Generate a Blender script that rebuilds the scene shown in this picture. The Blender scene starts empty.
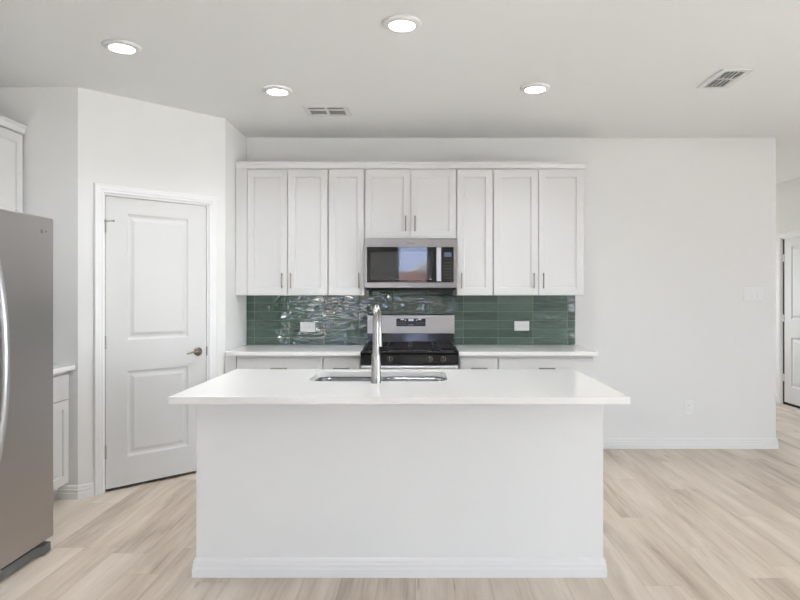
import bpy, bmesh, math, random
from mathutils import Vector, Matrix
random.seed(7)
scene = bpy.context.scene
COL = scene.collection
PI = math.pi

# ------------------------------------------------------------------ camera
F_PX, VPX, VPY = 620.0, 422.0, 293.0
CAM_H = 1.37
CEIL = 2.74
YB = 5.4626                     # kitchen back wall
cam_d = bpy.data.cameras.new('camera')
cam_d.sensor_width = 36.0
cam_d.lens = F_PX / 800.0 * 36.0
cam_d.shift_x = -(VPX - 400.0) / 800.0
cam_d.shift_y = -(300.0 - VPY) / 800.0
cam_d.clip_start = 0.05
cam = bpy.data.objects.new('camera', cam_d)
COL.objects.link(cam)
cam.location = (0, 0, CAM_H)
cam.rotation_euler = (PI / 2, 0, 0)
scene.camera = cam

# ------------------------------------------------------------------ view, sky, sun
vs = scene.view_settings
scene.display_settings.display_device = 'sRGB'
vs.view_transform = 'Standard'
vs.look = 'None'
vs.gamma = 1.0
vs.use_curve_mapping = False
vs.exposure = 0.30
SKY_STRENGTH = 1.42
LAMP_GLOW = 14.0
LAMP_WATTS = 5.8

world = bpy.data.worlds.new('sky')
scene.world = world
world.use_nodes = True
wn = world.node_tree
wn.nodes.clear()
wo = wn.nodes.new('ShaderNodeOutputWorld')
wb = wn.nodes.new('ShaderNodeBackground')
sky = wn.nodes.new('ShaderNodeTexSky')
sky.sky_type = 'NISHITA'
sky.sun_disc = False
sky.sun_elevation = math.radians(50)
sky.sun_rotation = math.radians(20)
wm = wn.nodes.new('ShaderNodeMix')
wm.data_type = 'RGBA'
wm.inputs['Factor'].default_value = 0.72
wm.inputs['B'].default_value = (5.65, 6.12, 6.8, 1)
wn.links.new(sky.outputs[0], wm.inputs['A'])
wn.links.new(wm.outputs['Result'], wb.inputs[0])
wb.inputs[1].default_value = SKY_STRENGTH
wn.links.new(wb.outputs[0], wo.inputs[0])

sun_d = bpy.data.lights.new('sun', 'SUN')
sun_d.energy = 102.0
sun_d.color = (0.97, 0.97, 0.97)
sun_d.angle = math.radians(1)
sun = bpy.data.objects.new('sun', sun_d)
COL.objects.link(sun)
sun.location = (0, 0, 12)
sun.rotation_euler = Vector((-0.62, 0.30, -0.85)).to_track_quat('-Z', 'Y').to_euler()


def portal(name, loc, rot, sx, sy):
    d = bpy.data.lights.new(name, 'AREA')
    d.shape = 'RECTANGLE'
    d.size, d.size_y = sx, sy
    d.cycles.is_portal = True
    o = bpy.data.objects.new(name, d)
    COL.objects.link(o)
    o.location = loc
    o.rotation_euler = rot
    return o


# ------------------------------------------------------------------ materials
def lin(c):
    def f(v):
        v /= 255.0
        return v / 12.92 if v <= 0.04045 else ((v + 0.055) / 1.055) ** 2.4
    return (f(c[0]), f(c[1]), f(c[2]), 1.0)


def mat(name, rgb, rough=0.5, metal=0.0, spec=0.5, bump=None, coat=0.0, aniso=0.0, vary=0.0):
    """bump = (scale xyz, strength, distance)"""
    m = bpy.data.materials.new(name)
    m.use_nodes = True
    nt = m.node_tree
    b = nt.nodes['Principled BSDF']
    b.inputs['Base Color'].default_value = lin(rgb)
    b.inputs['Roughness'].default_value = rough
    b.inputs['Metallic'].default_value = metal
    b.inputs['Specular IOR Level'].default_value = spec
    b.inputs['Coat Weight'].default_value = coat
    b.inputs['Coat Roughness'].default_value = 0.05
    b.inputs['Anisotropic'].default_value = aniso
    tc = nt.nodes.new('ShaderNodeTexCoord')
    mp = nt.nodes.new('ShaderNodeMapping')
    nz = nt.nodes.new('ShaderNodeTexNoise')
    nz.inputs['Detail'].default_value = 3
    nt.links.new(tc.outputs['Object'], mp.inputs[0])
    nt.links.new(mp.outputs[0], nz.inputs['Vector'])
    sc = bump[0] if bump else (30, 30, 30)
    mp.inputs['Scale'].default_value = sc
    nz.inputs['Scale'].default_value = 1.0
    if bump:
        bp = nt.nodes.new('ShaderNodeBump')
        bp.inputs['Strength'].default_value = bump[1]
        bp.inputs['Distance'].default_value = bump[2]
        nt.links.new(nz.outputs['Fac'], bp.inputs['Height'])
        nt.links.new(bp.outputs[0], b.inputs['Normal'])
    if vary:
        mr = nt.nodes.new('ShaderNodeMapRange')
        mr.inputs['To Min'].default_value = max(0.02, rough - vary)
        mr.inputs['To Max'].default_value = rough + vary
        nt.links.new(nz.outputs['Fac'], mr.inputs['Value'])
        nt.links.new(mr.outputs[0], b.inputs['Roughness'])
    return m


def emit(name, rgb, s):
    m = bpy.data.materials.new(name)
    m.use_nodes = True
    b = m.node_tree.nodes['Principled BSDF']
    b.inputs['Base Color'].default_value = (0.8, 0.8, 0.8, 1)
    if s < 1:
        b.inputs['Base Color'].default_value = (0.02, 0.02, 0.025, 1)
    b.inputs['Emission Color'].default_value = lin(rgb)
    b.inputs['Emission Strength'].default_value = s
    return m


M = {}
M['wall'] = mat('wall_paint', (231, 230, 227), 0.75, spec=0.3, bump=((90, 90, 90), 0.06, 0.002))
M['ceiling'] = mat('ceiling_paint', (240, 240, 238), 0.85, spec=0.2, bump=((120, 120, 120), 0.06, 0.002))
M['trim'] = mat('trim_paint', (232, 231, 229), 0.32)
M['door'] = mat('door_paint', (211, 210, 207), 0.38)
M['cabinet'] = mat('cabinet_paint', (222, 221, 219), 0.36, bump=((8, 8, 3), 0.01, 0.001))
M['inner'] = mat('cabinet_inside', (150, 149, 147), 0.6)
M['quartz'] = mat('quartz', (240, 237, 233), 0.15, bump=((60, 60, 60), 0.004, 0.001))
M['nickel'] = mat('brushed_nickel', (138, 131, 123), 0.34, 1.0)
M['chrome'] = mat('spot_resist_steel', (160, 158, 155), 0.30, 1.0)
M['bronze'] = mat('satin_nickel_dark', (128, 118, 107), 0.3, 1.0)
M['steel'] = mat('stainless', (152, 149, 146), 0.33, 1.0, bump=((4, 300, 300), 0.03, 0.001), vary=0.04)
M['steel_sink'] = mat('sink_steel', (140, 140, 142), 0.25, 1.0, bump=((150, 10, 10), 0.03, 0.001))
M['steel_guard'] = mat('backguard_steel', (178, 176, 172), 0.35, 1.0, bump=((4, 300, 300), 0.03, 0.001))
M['fridge'] = mat('dark_stainless', (182, 178, 176), 0.36, 1.0, bump=((300, 300, 4), 0.02, 0.001), vary=0.05)
M['fridge_side'] = mat('fridge_side', (98, 98, 98), 0.5, 0.3)
M['grille'] = mat('grey_plastic', (104, 104, 102), 0.5)
M['handle_light'] = mat('bright_handle', (200, 200, 202), 0.3, 0.9)
M['black_gloss'] = mat('black_enamel', (14, 14, 15), 0.12, spec=0.5)
M['black_glass'] = mat('black_glass', (9, 9, 10), 0.03, spec=0.8)
M['window_mesh'] = mat('microwave_window', (46, 47, 49), 0.03, spec=0.9)
M['iron'] = mat('cast_iron', (22, 22, 22), 0.5, bump=((200, 200, 200), 0.1, 0.001))
M['black'] = mat('matte_black', (12, 12, 12), 0.6)
M['knob'] = mat('black_knob', (24, 24, 25), 0.3)
M['plate'] = mat('white_plastic', (233, 233, 231), 0.3)
M['slot'] = mat('slot_dark', (120, 120, 120), 0.6)
M['vent'] = mat('vent_white', (225, 225, 223), 0.45)
M['vent_dark'] = mat('vent_hole', (140, 140, 138), 0.8)
M['grout'] = mat('grout', (165, 172, 166), 0.8)
M['lamp'] = emit('lamp_diffuser', (255, 250, 244), LAMP_GLOW)
M['lcd'] = emit('lcd', (150, 175, 215), 0.22)
M['icon'] = mat('printed_icon', (215, 218, 222), 0.4)
M['logo'] = mat('logo_grey', (120, 112, 104), 0.4, 0.6)
M['rubber'] = mat('rubber', (30, 30, 30), 0.7)
M['hinge_white'] = mat('hinge_nickel', (185, 182, 176), 0.35, 0.9)
M['grass'] = mat('lawn', (118, 116, 106), 0.9, bump=((60, 60, 60), 0.4, 0.02))
M['concrete'] = mat('concrete', (196, 196, 194), 0.8, bump=((30, 30, 30), 0.2, 0.004))
M['fence'] = mat('cedar_fence', (124, 95, 86), 0.8, bump=((20, 20, 2), 0.2, 0.01))
M['shingle'] = mat('roof_shingle', (112, 122, 146), 0.85, bump=((10, 10, 10), 0.3, 0.02))
M['siding'] = mat('house_siding', (196, 200, 208), 0.7)
M['dark'] = mat('gap_shade', (20, 17, 15), 0.9)  # near-black colour standing for shade in the door gaps


def glass_mat():
    m = bpy.data.materials.new('window_glass')
    m.use_nodes = True
    nt = m.node_tree
    nt.nodes.clear()
    o = nt.nodes.new('ShaderNodeOutputMaterial')
    t = nt.nodes.new('ShaderNodeBsdfTransparent')
    g = nt.nodes.new('ShaderNodeBsdfGlossy')
    g.inputs['Roughness'].default_value = 0.01
    f = nt.nodes.new('ShaderNodeFresnel')
    f.inputs[0].default_value = 1.45
    x = nt.nodes.new('ShaderNodeMixShader')
    nt.links.new(f.outputs[0], x.inputs[0])
    nt.links.new(t.outputs[0], x.inputs[1])
    nt.links.new(g.outputs[0], x.inputs[2])
    nt.links.new(x.outputs[0], o.inputs[0])
    return m


M['glass'] = glass_mat()


def tile_mat():
    m = mat('green_glazed_tile', (80, 108, 95), 0.03, spec=0.7)
    nt = m.node_tree
    b = nt.nodes['Principled BSDF']
    geo = nt.nodes.new('ShaderNodeNewGeometry')
    tc = nt.nodes.new('ShaderNodeTexCoord')
    ramp = nt.nodes.new('ShaderNodeValToRGB')
    ramp.color_ramp.elements[0].color = lin((52, 71, 63))
    ramp.color_ramp.elements[1].color = lin((95, 119, 106))
    mp = nt.nodes.new('ShaderNodeMapping')
    mp.inputs['Scale'].default_value = (7, 1, 45)
    n1 = nt.nodes.new('ShaderNodeTexNoise')
    n1.inputs['Scale'].default_value = 1.0
    n1.inputs['Detail'].default_value = 4
    addv = nt.nodes.new('ShaderNodeVectorMath')
    addv.operation = 'ADD'
    comb = nt.nodes.new('ShaderNodeCombineXYZ')
    mul = nt.nodes.new('ShaderNodeMath')
    mul.operation = 'MULTIPLY'
    mul.inputs[1].default_value = 37.0
    nt.links.new(geo.outputs['Random Per Island'], mul.inputs[0])
    nt.links.new(mul.outputs[0], comb.inputs[1])
    nt.links.new(tc.outputs['Object'], mp.inputs[0])
    nt.links.new(mp.outputs[0], addv.inputs[0])
    nt.links.new(comb.outputs[0], addv.inputs[1])
    nt.links.new(addv.outputs[0], n1.inputs['Vector'])
    mixf = nt.nodes.new('ShaderNodeMath')
    mixf.operation = 'MULTIPLY_ADD'
    mixf.inputs[1].default_value = 0.5
    sc2 = nt.nodes.new('ShaderNodeMath')
    sc2.operation = 'MULTIPLY'
    sc2.inputs[1].default_value = 0.5
    nt.links.new(n1.outputs['Fac'], mixf.inputs[0])
    nt.links.new(geo.outputs['Random Per Island'], sc2.inputs[0])
    nt.links.new(sc2.outputs[0], mixf.inputs[2])
    nt.links.new(mixf.outputs[0], ramp.inputs[0])
    nt.links.new(ramp.outputs[0], b.inputs['Base Color'])
    # hand made ripple of the glaze
    mp2 = nt.nodes.new('ShaderNodeMapping')
    mp2.inputs['Scale'].default_value = (8, 1, 16)
    add2 = nt.nodes.new('ShaderNodeVectorMath')
    add2.operation = 'ADD'
    nt.links.new(tc.outputs['Object'], mp2.inputs[0])
    nt.links.new(mp2.outputs[0], add2.inputs[0])
    nt.links.new(comb.outputs[0], add2.inputs[1])
    n2 = nt.nodes.new('ShaderNodeTexNoise')
    n2.inputs['Scale'].default_value = 1.0
    n2.inputs['Detail'].default_value = 1.0
    n2.inputs['Distortion'].default_value = 0.8
    nt.links.new(add2.outputs[0], n2.inputs['Vector'])
    bp = nt.nodes.new('ShaderNodeBump')
    bp.inputs['Strength'].default_value = 1.0
    bp.inputs['Distance'].default_value = 0.0075
    nt.links.new(n2.outputs['Fac'], bp.inputs['Height'])
    nt.links.new(bp.outputs[0], b.inputs['Normal'])
    return m


M['tile'] = tile_mat()


def floor_mat():
    m = bpy.data.materials.new('oak_plank_floor')
    m.use_nodes = True
    nt = m.node_tree
    b = nt.nodes['Principled BSDF']
    N = nt.nodes.new
    L = nt.links.new

    def mth(op, a, bb=None, c=None):
        n = N('ShaderNodeMath')
        n.operation = op
        for i, v in enumerate((a, bb, c)):
            if v is None:
                continue
            if isinstance(v, (int, float)):
                n.inputs[i].default_value = v
            else:
                L(v, n.inputs[i])
        return n.outputs[0]
    tc = N('ShaderNodeTexCoord')
    sep = N('ShaderNodeSeparateXYZ')
    L(tc.outputs['Object'], sep.inputs[0])
    x, y = sep.outputs[0], sep.outputs[1]
    W, LEN = 0.178, 1.22
    u = mth('DIVIDE', mth('ADD', x, 0.03), W)
    row = mth('FLOOR', u)
    wn1 = N('ShaderNodeTexWhiteNoise')
    wn1.noise_dimensions = '1D'
    L(row, wn1.inputs['W'])
    v = mth('ADD', mth('DIVIDE', y, LEN), mth('MULTIPLY', wn1.outputs['Value'], 5.0))
    cid = mth('FLOOR', v)
    cmb = N('ShaderNodeCombineXYZ')
    L(row, cmb.inputs[0])
    L(cid, cmb.inputs[1])
    wn2 = N('ShaderNodeTexWhiteNoise')
    wn2.noise_dimensions = '3D'
    L(cmb.outputs[0], wn2.inputs['Vector'])
    rnd = wn2.outputs['Value']
    # grain coordinates, shifted per plank
    gv = N('ShaderNodeCombineXYZ')
    L(mth('ADD', x, mth('MULTIPLY', rnd, 31.0)), gv.inputs[0])
    L(mth('ADD', y, mth('MULTIPLY', rnd, 17.0)), gv.inputs[1])

    def noise(sx, sy, detail, rough=0.5, dist=0.0):
        mp = N('ShaderNodeMapping')
        mp.inputs['Scale'].default_value = (sx, sy, 1)
        L(gv.outputs[0], mp.inputs[0])
        n = N('ShaderNodeTexNoise')
        n.inputs['Scale'].default_value = 1
        n.inputs['Detail'].default_value = detail
        n.inputs['Roughness'].default_value = rough
        n.inputs['Distortion'].default_value = dist
        L(mp.outputs[0], n.inputs['Vector'])
        return n.outputs['Fac']
    g1 = noise(9, 0.9, 4, 0.55, 0.6)
    g2 = noise(60, 3.0, 4, 0.6)
    g3 = noise(4, 1.2, 2)
    ramp = N('ShaderNodeValToRGB')
    e = ramp.color_ramp.elements
    e[0].position = 0.25
    e[0].color = lin((150, 131, 114))
    e[1].position = 0.72
    e[1].color = lin((225, 212, 197))
    mid = ramp.color_ramp.elements.new(0.5)
    mid.color = lin((204, 189, 172))
    val = mth('ADD', mth('ADD', mth('MULTIPLY', g1, 0.62), mth('MULTIPLY', g2, 0.28)),
              mth('ADD', mth('MULTIPLY', g3, 0.15), mth('MULTIPLY', mth('SUBTRACT', rnd, 0.5), 0.16)))
    val = mth('ADD', val, 0.01)
    L(val, ramp.inputs[0])
    # knots / dark flecks
    kn = noise(14, 2.6, 2, 0.5, 0.5)
    fleck = N('ShaderNodeMapRange')
    fleck.inputs['From Min'].default_value = 0.68
    fleck.inputs['From Max'].default_value = 0.80
    L(kn, fleck.inputs['Value'])
    mixk = N('ShaderNodeMix')
    mixk.data_type = 'RGBA'
    mixk.inputs['B'].default_value = lin((138, 118, 102))
    L(mth('MULTIPLY', fleck.outputs[0], 0.75), mixk.inputs['Factor'])
    L(ramp.outputs[0], mixk.inputs['A'])
    # seams
    fu = mth('FRACT', u)
    fv = mth('FRACT', v)
    du = mth('MULTIPLY', mth('MINIMUM', fu, mth('SUBTRACT', 1.0, fu)), W)
    dv = mth('MULTIPLY', mth('MINIMUM', fv, mth('SUBTRACT', 1.0, fv)), LEN)
    seam = mth('LESS_THAN', mth('MINIMUM', du, dv), 0.0011)
    mixs = N('ShaderNodeMix')
    mixs.data_type = 'RGBA'
    mixs.inputs['B'].default_value = lin((140, 122, 106))
    L(mth('MULTIPLY', seam, 0.5), mixs.inputs['Factor'])
    L(mixk.outputs['Result'], mixs.inputs['A'])
    L(mixs.outputs['Result'], b.inputs['Base Color'])
    b.inputs['Roughness'].default_value = 0.42
    b.inputs['Specular IOR Level'].default_value = 0.35
    bp = N('ShaderNodeBump')
    bp.inputs['Strength'].default_value = 0.08
    bp.inputs['Distance'].default_value = 0.002
    L(g2, bp.inputs['Height'])
    L(bp.outputs[0], b.inputs['Normal'])
    return m


M['floor'] = floor_mat()


# ------------------------------------------------------------------ mesh helpers
def face(bm, pts):
    return bm.faces.new([bm.verts.new(p) for p in pts])


def box(bm, x0, x1, y0, y1, z0, z1):
    x0, x1 = sorted((x0, x1)); y0, y1 = sorted((y0, y1)); z0, z1 = sorted((z0, z1))
    v = [bm.verts.new(p) for p in ((x0, y0, z0), (x1, y0, z0), (x1, y1, z0), (x0, y1, z0),
                                   (x0, y0, z1), (x1, y0, z1), (x1, y1, z1), (x0, y1, z1))]
    for q in ((0, 3, 2, 1), (4, 5, 6, 7), (0, 1, 5, 4), (1, 2, 6, 5), (2, 3, 7, 6), (3, 0, 4, 7)):
        bm.faces.new([v[i] for i in q])


def lathe(bm, prof, n=32, mtx=None, cap0=True, cap1=True):
    """prof: (r, h) pairs, spun round local z; mtx places it"""
    mtx = mtx or Matrix()
    rings = []
    for r, h in prof:
        rings.append([bm.verts.new(mtx @ Vector((r * math.cos(2 * PI * i / n), r * math.sin(2 * PI * i / n), h))) for i in range(n)])
    for a, b in zip(rings, rings[1:]):
        for i in range(n):
            bm.faces.new((a[i], a[(i + 1) % n], b[(i + 1) % n], b[i]))
    if cap0:
        bm.faces.new(list(reversed(rings[0])))
    if cap1:
        bm.faces.new(rings[-1])


def rot_to(d, loc=(0, 0, 0)):
    return Matrix.Translation(Vector(loc)) @ Vector(d).to_track_quat('Z', 'Y').to_matrix().to_4x4()


def cyl(bm, p0, p1, r, n=20, r1=None):
    p0, p1 = Vector(p0), Vector(p1)
    L = (p1 - p0).length
    lathe(bm, [(r, 0), (r if r1 is None else r1, L)], n, rot_to(p1 - p0, p0))


def tube(bm, pts, radii, n=16):
    pts = [Vector(p) for p in pts]
    if not isinstance(radii, (list, tuple)):
        radii = [radii] * len(pts)
    rings, up = [], None
    for i, p in enumerate(pts):
        t = (pts[min(i + 1, len(pts) - 1)] - pts[max(i - 1, 0)]).normalized()
        if up is None:
            up = Vector((1, 0, 0)) if abs(t.x) < 0.9 else Vector((0, 1, 0))
        s = t.cross(up).normalized()
        up = s.cross(t).normalized()
        rings.append([bm.verts.new(p + radii[i] * (math.cos(2 * PI * k / n) * s + math.sin(2 * PI * k / n) * up)) for k in range(n)])
    for a, b in zip(rings, rings[1:]):
        for k in range(n):
            bm.faces.new((a[k], a[(k + 1) % n], b[(k + 1) % n], b[k]))
    bm.faces.new(list(reversed(rings[0])))
    bm.faces.new(rings[-1])


def prism(bm, poly, mapf, h0, h1):
    a = [bm.verts.new(mapf(u, v, h0)) for u, v in poly]
    b = [bm.verts.new(mapf(u, v, h1)) for u, v in poly]
    n = len(poly)
    bm.faces.new(list(reversed(a)))
    bm.faces.new(b)
    for i in range(n):
        bm.faces.new((a[i], a[(i + 1) % n], b[(i + 1) % n], b[i]))


def sweep(bm, path, prof, mapf=None):
    """open 2-D path, profile (offset to the right of travel, height), mitred"""
    mapf = mapf or (lambda u, v, h: (u, v, h))
    P = [Vector(p) for p in path]
    rows = []
    for i, p in enumerate(P):
        ds = []
        if i > 0:
            ds.append((P[i] - P[i - 1]).normalized())
        if i < len(P) - 1:
            ds.append((P[i + 1] - P[i]).normalized())
        ns = [Vector((d.y, -d.x)) for d in ds]
        n = sum(ns, Vector((0, 0))).normalized()
        k = 1.0 / max(0.2, n.dot(ns[0]))
        rows.append([bm.verts.new(mapf(p.x + n.x * k * o, p.y + n.y * k * o, h)) for o, h in prof])
    m = len(prof)
    for a, b in zip(rows, rows[1:]):
        for j in range(m):
            bm.faces.new((a[j], a[(j + 1) % m], b[(j + 1) % m], b[j]))
    bm.faces.new(list(reversed(rows[0])))
    bm.faces.new(rows[-1])


def panel_slab(bm, xs, zs, cells, yf, yb, prof):
    """slab facing -y; cells = {(i, j)} of the front grid that carry a moulded panel; prof = (inset, depth) steps"""
    g = {}
    for i, x in enumerate(xs):
        for j, z in enumerate(zs):
            g[i, j] = bm.verts.new((x, yf, z))
    for i in range(len(xs) - 1):
        for j in range(len(zs) - 1):
            loop = [g[i, j], g[i + 1, j], g[i + 1, j + 1], g[i, j + 1]]
            if (i, j) not in cells:
                bm.faces.new(loop)
                continue
            for ins, dep in prof:
                if ins == 0 and dep == 0:
                    continue
                x0, x1, z0, z1 = xs[i] + ins, xs[i + 1] - ins, zs[j] + ins, zs[j + 1] - ins
                nl = [bm.verts.new(p) for p in ((x0, yf + dep, z0), (x1, yf + dep, z0), (x1, yf + dep, z1), (x0, yf + dep, z1))]
                for k in range(4):
                    bm.faces.new((loop[k], loop[(k + 1) % 4], nl[(k + 1) % 4], nl[k]))
                loop = nl
            bm.faces.new(loop)
    nx, nz = len(xs) - 1, len(zs) - 1
    rim = [g[i, 0] for i in range(nx)] + [g[nx, j] for j in range(nz)] + [g[i, nz] for i in range(nx, 0, -1)] + [g[0, j] for j in range(nz, 0, -1)]
    bk = [bm.verts.new((v.co.x, yb, v.co.z)) for v in rim]
    n = len(rim)
    for k in range(n):
        bm.faces.new((rim[(k + 1) % n], rim[k], bk[k], bk[(k + 1) % n]))
    bm.faces.new(bk)


def rrect(cx, cy, w, h, r, n=6):
    pts = []
    for sx, sy, a0 in ((1, 1, 0), (-1, 1, PI / 2), (-1, -1, PI), (1, -1, 1.5 * PI)):
        for k in range(n + 1):
            a = a0 + PI / 2 * k / n
            pts.append((cx + sx * (w / 2 - r) + r * math.cos(a), cy + sy * (h / 2 - r) + r * math.sin(a)))
    return pts


def slab_hole(bm, outer, holes, z0, z1):
    for z, flip in ((z1, False), (z0, True)):
        edges = []
        for loop in [outer] + holes:
            vs_ = [bm.verts.new((x, y, z)) for x, y in loop]
            edges += [bm.edges.new((vs_[i], vs_[(i + 1) % len(vs_)])) for i in range(len(vs_))]
        bmesh.ops.triangle_fill(bm, use_beauty=True, use_dissolve=False, edges=edges, normal=(0, 0, -1 if flip else 1))
    for loop in [outer] + holes:
        n = len(loop)
        for i in range(n):
            (xa, ya), (xb, yb_) = loop[i], loop[(i + 1) % n]
            face(bm, [(xa, ya, z0), (xb, yb_, z0), (xb, yb_, z1), (xa, ya, z1)])


def finish(name, bm, material, parent=None, bevel=0.0, seg=2, smooth=35, merge=True):
    if merge:
        bmesh.ops.remove_doubles(bm, verts=bm.verts, dist=1e-5)
    bmesh.ops.recalc_face_normals(bm, faces=bm.faces)
    me = bpy.data.meshes.new(name)
    bm.to_mesh(me)
    bm.free()
    me.materials.append(M[material] if isinstance(material, str) else material)
    if smooth:
        for p in me.polygons:
            p.use_smooth = True
        me.set_sharp_from_angle(angle=math.radians(smooth))
    o = bpy.data.objects.new(name, me)
    COL.objects.link(o)
    if parent:
        o.parent = parent
    if bevel:
        b = o.modifiers.new('bevel', 'BEVEL')
        b.width = bevel
        b.segments = seg
        b.limit_method = 'ANGLE'
        b.angle_limit = math.radians(40)
        if smooth:
            b.harden_normals = True
    return o


def B():
    return bmesh.new()


def part_box(name, parent, material, dims, bevel=0.002):
    bm = B()
    box(bm, *dims)
    return finish(name, bm, material, parent, bevel)


def thing(name, label, cat, loc=(0, 0, 0), rz=0.0, group=None, kind=None):
    o = bpy.data.objects.new(name, None)
    o.empty_display_size = 0.1
    COL.objects.link(o)
    o.location = loc
    o.rotation_euler = (0, 0, rz)
    return tag(o, label, cat, group, kind)


def tag(o, label, cat, group=None, kind=None):
    o['label'] = label
    o['category'] = cat
    if group:
        o['group'] = group
    if kind:
        o['kind'] = kind
    return o


def struct(name, bm, material, label, cat, bevel=0.0):
    o = finish(name, bm, material, None, bevel, smooth=None)
    return tag(o, label, cat, None, 'structure')


def copy_tree(o, parent=None):
    c = o.copy()
    COL.objects.link(c)
    if parent is not None:
        c.parent = parent
    for ch in list(o.children):
        copy_tree(ch, c)
    return c


# ------------------------------------------------------------------ plan
XL = -2.96                       # left wall
XR = 6.6                         # far right wall of the open room
YR = -3.6                        # rear wall with the windows
XW = 3.119                       # free end of the back wall
XH, YH0, YH1 = 4.45, 6.95, 10.2  # hallway wall with its door
XRET = -1.545                    # pantry wall beside the cabinets
P0 = Vector((-2.289, 4.125))     # corner of the angled pantry wall
ANG = PI / 4
LA = (XRET - P0.x) * math.sqrt(2)
P1 = P0 + Vector((math.cos(ANG), math.sin(ANG))) * LA
WT = 0.12


def wall_cells(bm, us, zs, solid, mapf, t0, t1):
    for i in range(len(us) - 1):
        for j in range(len(zs) - 1):
            if solid(i, j):
                prism(bm, [(us[i], zs[j]), (us[i + 1], zs[j]), (us[i + 1], zs[j + 1]), (us[i], zs[j + 1])], mapf, t0, t1)


# floor and ceiling
bm = B(); box(bm, XL - WT, XR + WT, YR - WT, YH1 + WT, -0.10, 0.0)
struct('floor', bm, 'floor', 'light oak plank floor running through the kitchen', 'floor')
bm = B(); box(bm, XL - WT, XR + WT, YR - WT, YH1 + WT, CEIL, CEIL + 0.12)
struct('ceiling', bm, 'ceiling', 'flat white ceiling above the kitchen', 'ceiling')
# walls
bm = B(); box(bm, XL - WT, XW, YB, YB + WT, 0, CEIL)
struct('wall_back', bm, 'wall', 'white back wall behind the cabinets and range', 'wall', 0.004)
bm = B(); box(bm, XW - WT, XW, YB + WT, YH1, 0, CEIL)
struct('wall_hall_left', bm, 'wall', 'white wall running back from the free end of the back wall', 'wall')
bm = B(); box(bm, XL - WT, XL, YR, YB, 0, CEIL)
struct('wall_left', bm, 'wall', 'white left wall behind the refrigerator', 'wall')
bm = B(); box(bm, XL, P0.x - 0.05, P0.y, P0.y + WT, 0, CEIL); box(bm, P0.x - 0.05, P0.x, P0.y, P0.y + 0.05, 0, CEIL)
struct('wall_pantry_front', bm, 'wall', 'narrow white wall section between left cabinets and angled pantry door', 'wall')
bm = B()
prism(bm, [(XRET, P1.y), (XRET, YB), (XRET - WT, YB), (XRET - WT, P1.y - WT + 0.07)], lambda u, v, h: (u, v, h), 0, CEIL)
struct('wall_pantry_side', bm, 'wall', 'short white wall at the left end of the green backsplash', 'wall')

DX0, DX1, DZ = 0.1745, 0.8965, 2.036     # door slab along the angled wall
JG = 0.004
ca, sa = math.cos(ANG), math.sin(ANG)


def ang_map(u, v, h):            # u along wall, v = height, h = depth into the wall
    return (P0.x + ca * u - sa * h, P0.y + sa * u + ca * h, v)


bm = B()
us = [0.0, DX0 - 0.022, DX1 + 0.022, LA]
zs = [0.0, DZ + 0.022, CEIL]
wall_cells(bm, us, zs, lambda i, j: not (i == 1 and j == 0), ang_map, 0.0, WT)
struct('wall_angled', bm, 'wall', 'angled white wall around the pantry door', 'wall')
# hallway
HD0, HD1, HDZ = 6.72 + 0.10, 7.60, 2.036
HD0 = 6.86
bm = B()
us = [YH0, HD1 + 0.022 - 0.0, YH1]
HDa, HDb = 7.0, 7.655            # door opening along y (far jamb at HDb)
us = [YH0 - 0.1, HDa - 0.022, HDb + 0.022, YH1]
zs = [0.0, HDZ + 0.022, CEIL]
hall_map = lambda u, v, h: (XH + h, u, v)
wall_cells(bm, us, zs, lambda i, j: not (i == 1 and j == 0), hall_map, 0.0, WT)
struct('wall_hall_right', bm, 'wall', 'white hallway wall holding the white door at the right edge', 'wall')
bm = B(); box(bm, XH + WT, XR, YH0 - 0.1, YH0, 0, CEIL)
struct('wall_hall_front', bm, 'wall', 'white wall at the right of the hallway opening', 'wall')
HW_ = (3.25, 4.33, 0.3, 2.2)  # opening for the added hall window, out of view
bm = B()
us = [XW - WT, HW_[0], HW_[1], XH + 1.2]
zs = [0, HW_[2], HW_[3], CEIL]
wall_cells(bm, us, zs, lambda i, j: not (i == 1 and j == 1), lambda u, v, h: (u, YH1 + h, v), 0, WT)
struct('wall_hall_end', bm, 'wall', 'white end wall of the hallway', 'wall')
bm = B(); box(bm, XH + 1.1, XH + 1.2, YH0, YH1, 0, CEIL)
struct('wall_closet', bm, 'wall', 'wall behind the hallway door', 'wall')

# rear wall (behind the camera) and right wall with their windows
PAT = (-2.75, -1.25, 0.0, 2.06)          # glazed patio door
WIN = (-0.56, 0.16, 0.55, 2.28)          # window seen mirrored in the microwave
WIN2 = (3.75, 6.25, 0.55, 2.28)
bm = B()
us = [XL - WT, PAT[0], PAT[1], WIN[0], WIN[1], WIN2[0], WIN2[1], XR + WT]
zs = [0, 0.55, 2.06, 2.28, CEIL]
wall_cells(bm, us, zs, lambda i, j: not ((i == 1 and j < 2) or (i in (3, 5) and j in (1, 2))),
           lambda u, v, h: (u, YR - h, v), 0, WT)
struct('wall_rear', bm, 'wall', 'white rear wall with the windows, behind the viewpoint', 'wall')
RW = (-2.6, 3.4, 0.45, 2.3)
bm = B()
us = [YR, RW[0], RW[1], YH0]
zs = [0, RW[2], RW[3], CEIL]
wall_cells(bm, us, zs, lambda i, j: not (i == 1 and j == 1), lambda u, v, h: (XR + h, u, v), 0, WT)
struct('wall_right', bm, 'wall', 'white right wall with wide windows, outside the view', 'wall')


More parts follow.
